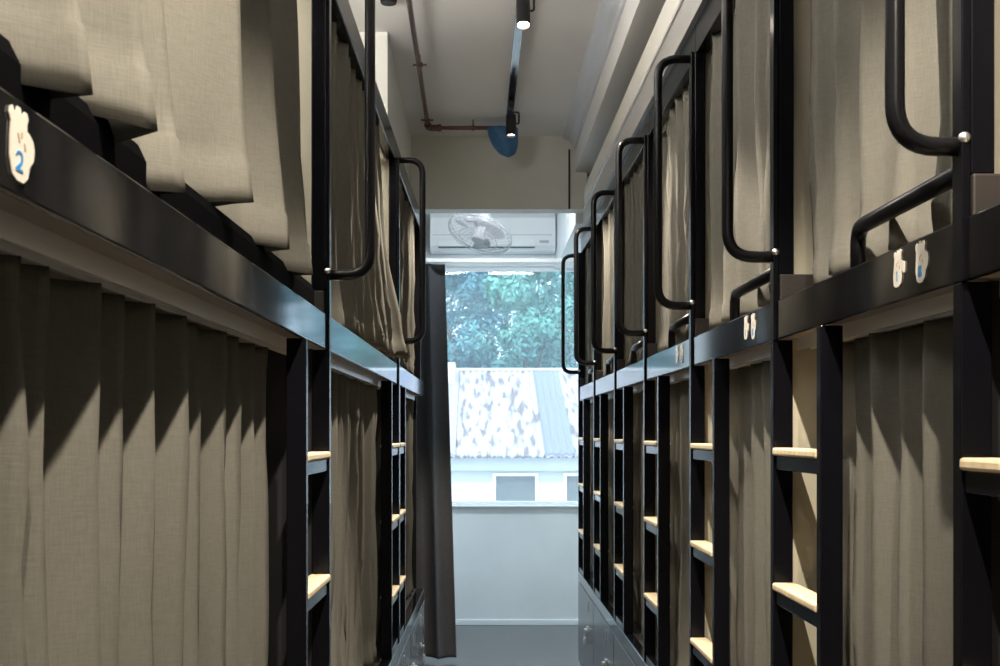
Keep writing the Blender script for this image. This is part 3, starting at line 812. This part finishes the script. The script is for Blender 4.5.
struct(MB().box(-40, 40, 10.3, 70, -3.2, -3.0), 'ground', M['ground'])
bd = thing('neighbour_house', (1.0, 22, -3.0), 'white house with rusty corrugated roof outside the window', 'house')
EY, EZ, RY, RZ = 20.0, H - 0.39, 24.5, H + 1.25
wl = MB().box(-6, 9, EY + 0.35, EY + 8.6, -3.0, EZ - 0.12)
wl.build('wall', M['stucco'], bd)
MB().box(-6, 9, EY + 0.20, EY + 0.36, EZ - 0.26, EZ - 0.04).build('eave_fascia', M['stucco'], bd)
def roof_part(name, x0, x1, mat, amp=0.014, step=0.06, lift=0.0):
    mb = MB(); n = int((x1 - x0) / step * 4)
    A, B, C, D = [], [], [], []
    for i in range(n + 1):
        x = x0 + (x1 - x0) * i / n
        h = amp * math.sin(2 * PI * x / (step * 2)) + lift
        A.append(mb.bm.verts.new((x, EY, EZ + h))); B.append(mb.bm.verts.new((x, RY, RZ + h)))
        C.append(mb.bm.verts.new((x, EY, EZ + h - 0.03))); D.append(mb.bm.verts.new((x, RY, RZ + h - 0.03)))
    for i in range(n):
        mb.face([A[i], A[i + 1], B[i + 1], B[i]]); mb.face([C[i], D[i], D[i + 1], C[i + 1]]); mb.face([A[i], C[i], C[i + 1], A[i + 1]])
    return mb.build(name, mat, bd)
roof_part('roof', -6.0, 9.0, M['roof'])
roof_part('roof_sheet', 1.12, 1.62, M['roof_blue'], lift=0.03)
roof_part('roof_sheet', -0.72, -0.38, M['roof_pink'], lift=0.03)
MB().hexa([(-6, RY - 0.02, RZ), (9, RY - 0.02, RZ), (9, RY + 4.4, EZ), (-6, RY + 4.4, EZ), (-6, RY - 0.02, RZ + 0.03), (9, RY - 0.02, RZ + 0.03), (9, RY + 4.4, EZ + 0.03), (-6, RY + 4.4, EZ + 0.03)]).build('roof_back_slope', M['roof_blue'], bd)
MB().tube([(-6, RY, RZ + 0.02), (9, RY, RZ + 0.02)], 0.035, 10).build('ridge_cap', M['stucco'], bd, smooth=True)
MB().box(-0.85, -0.45, RY - 0.9, RY - 0.3, RZ - 0.5, RZ + 0.12).build('chimney', M['stucco'], bd, bevel=0.01)
for (x0, x1) in ((0.30, 0.97), (1.50, 2.2), (-1.6, -0.9)):
    f = MB(); y0 = EY + 0.31; z0, z1 = H - 1.20, H - 0.745; t = 0.05
    f.box(x0 - t, x1 + t, y0, y0 + 0.06, z0 - t, z0); f.box(x0 - t, x1 + t, y0, y0 + 0.06, z1, z1 + t)
    f.box(x0 - t, x0, y0, y0 + 0.06, z0, z1); f.box(x1, x1 + t, y0, y0 + 0.06, z0, z1)
    fo = f.build('house_window', M['white'], bd)
    MB().box(x0, x1, y0 + 0.03, y0 + 0.045, z0, z1).build('blind', M['blind'], fo)

def tree(x, y, base, height, rad, seed, mat, label, n=17000):
    r = random.Random(seed)
    root = thing('tree', (x, y, base), label, 'tree', 'trees beyond the roof')
    tk_ = MB().tube([(x, y, base), (x + 0.2, y, base + height * 0.35), (x + r.uniform(-.4, .4), y, base + height * 0.7)], [0.28, 0.2, 0.08], 10)
    for k in range(5):
        a = r.uniform(0, 6.28)
        tk_.tube([(x + 0.1, y, base + height * (0.3 + 0.07 * k)), (x + rad * 0.7 * math.cos(a), y + rad * 0.7 * math.sin(a), base + height * (0.5 + 0.08 * k))], [0.1, 0.03], 6)
    tk_.build('trunk', M['bark'], root)
    fo = MB()
    clumps = []
    for k in range(84):
        a = r.uniform(0, 6.28); el = r.uniform(-0.9, 1.0); q = r.uniform(0.35, 1.08)
        clumps.append((Vector((x + rad * q * math.cos(a) * math.cos(el * 0.9), y + rad * q * math.sin(a) * math.cos(el * 0.9), base + height * 0.62 + height * 0.36 * el)), rad * r.uniform(0.22, 0.42)))
    for k in range(n):
        c, cr = r.choice(clumps)
        dv_ = Vector((r.gauss(0, 1), r.gauss(0, 1), r.gauss(0, 1))).normalized()
        p = c + dv_ * cr * r.uniform(0.6, 1.05)
        nn = (dv_ + Vector((r.uniform(-.6, .6), r.uniform(-.6, .6), r.uniform(-.3, .8)))).normalized()
        t1 = nn.cross(Vector((r.uniform(-1, 1), r.uniform(-1, 1), r.uniform(-1, 1)))).normalized(); t2 = nn.cross(t1)
        s = r.uniform(0.035, 0.085)
        fo.face([fo.bm.verts.new(p + t1 * s * 1.4), fo.bm.verts.new(p + t2 * s * 0.6), fo.bm.verts.new(p - t1 * s * 1.4), fo.bm.verts.new(p - t2 * s * 0.6)])
    fo.build('foliage', M[mat], root)
for args in ((-2.35, 32.5, -3, 9.6, 1.27, 1, 'leaf', 'leafy tree nearest the roof at the left edge of the window'),
             (1.25, 32.5, -3, 9.2, 1.27, 2, 'leaf', 'bright green bushy tree just above the middle of the roof'),
             (4.85, 32.5, -3, 9.6, 1.27, 3, 'leaf2', 'blue green tree nearest the roof on the right, mostly behind the bunks'),
             (-0.55, 36.6, -3, 10.8, 1.27, 4, 'leaf2', 'hazy tree between the left and middle near trees'),
             (3.05, 36.6, -3, 10.8, 1.27, 5, 'leaf', 'hazy tree behind the last grab rail by the window'),
             (-4.15, 36.6, -3, 10.8, 1.27, 6, 'leaf2', 'hazy tree far left behind the charcoal drape'),
             (-1.75, 41.5, -3, 11.9, 2.0, 7, 'leaf2', 'farther tall tree on the left of the window'),
             (3.95, 41.5, -3, 11.9, 2.0, 8, 'leaf2', 'farther tall tree on the right of the window'),
             (1.1, 47.0, -3, 13.2, 2.5, 9, 'leaf', 'farthest tall tree rising behind the middle of the roof')):
    tree(*args)
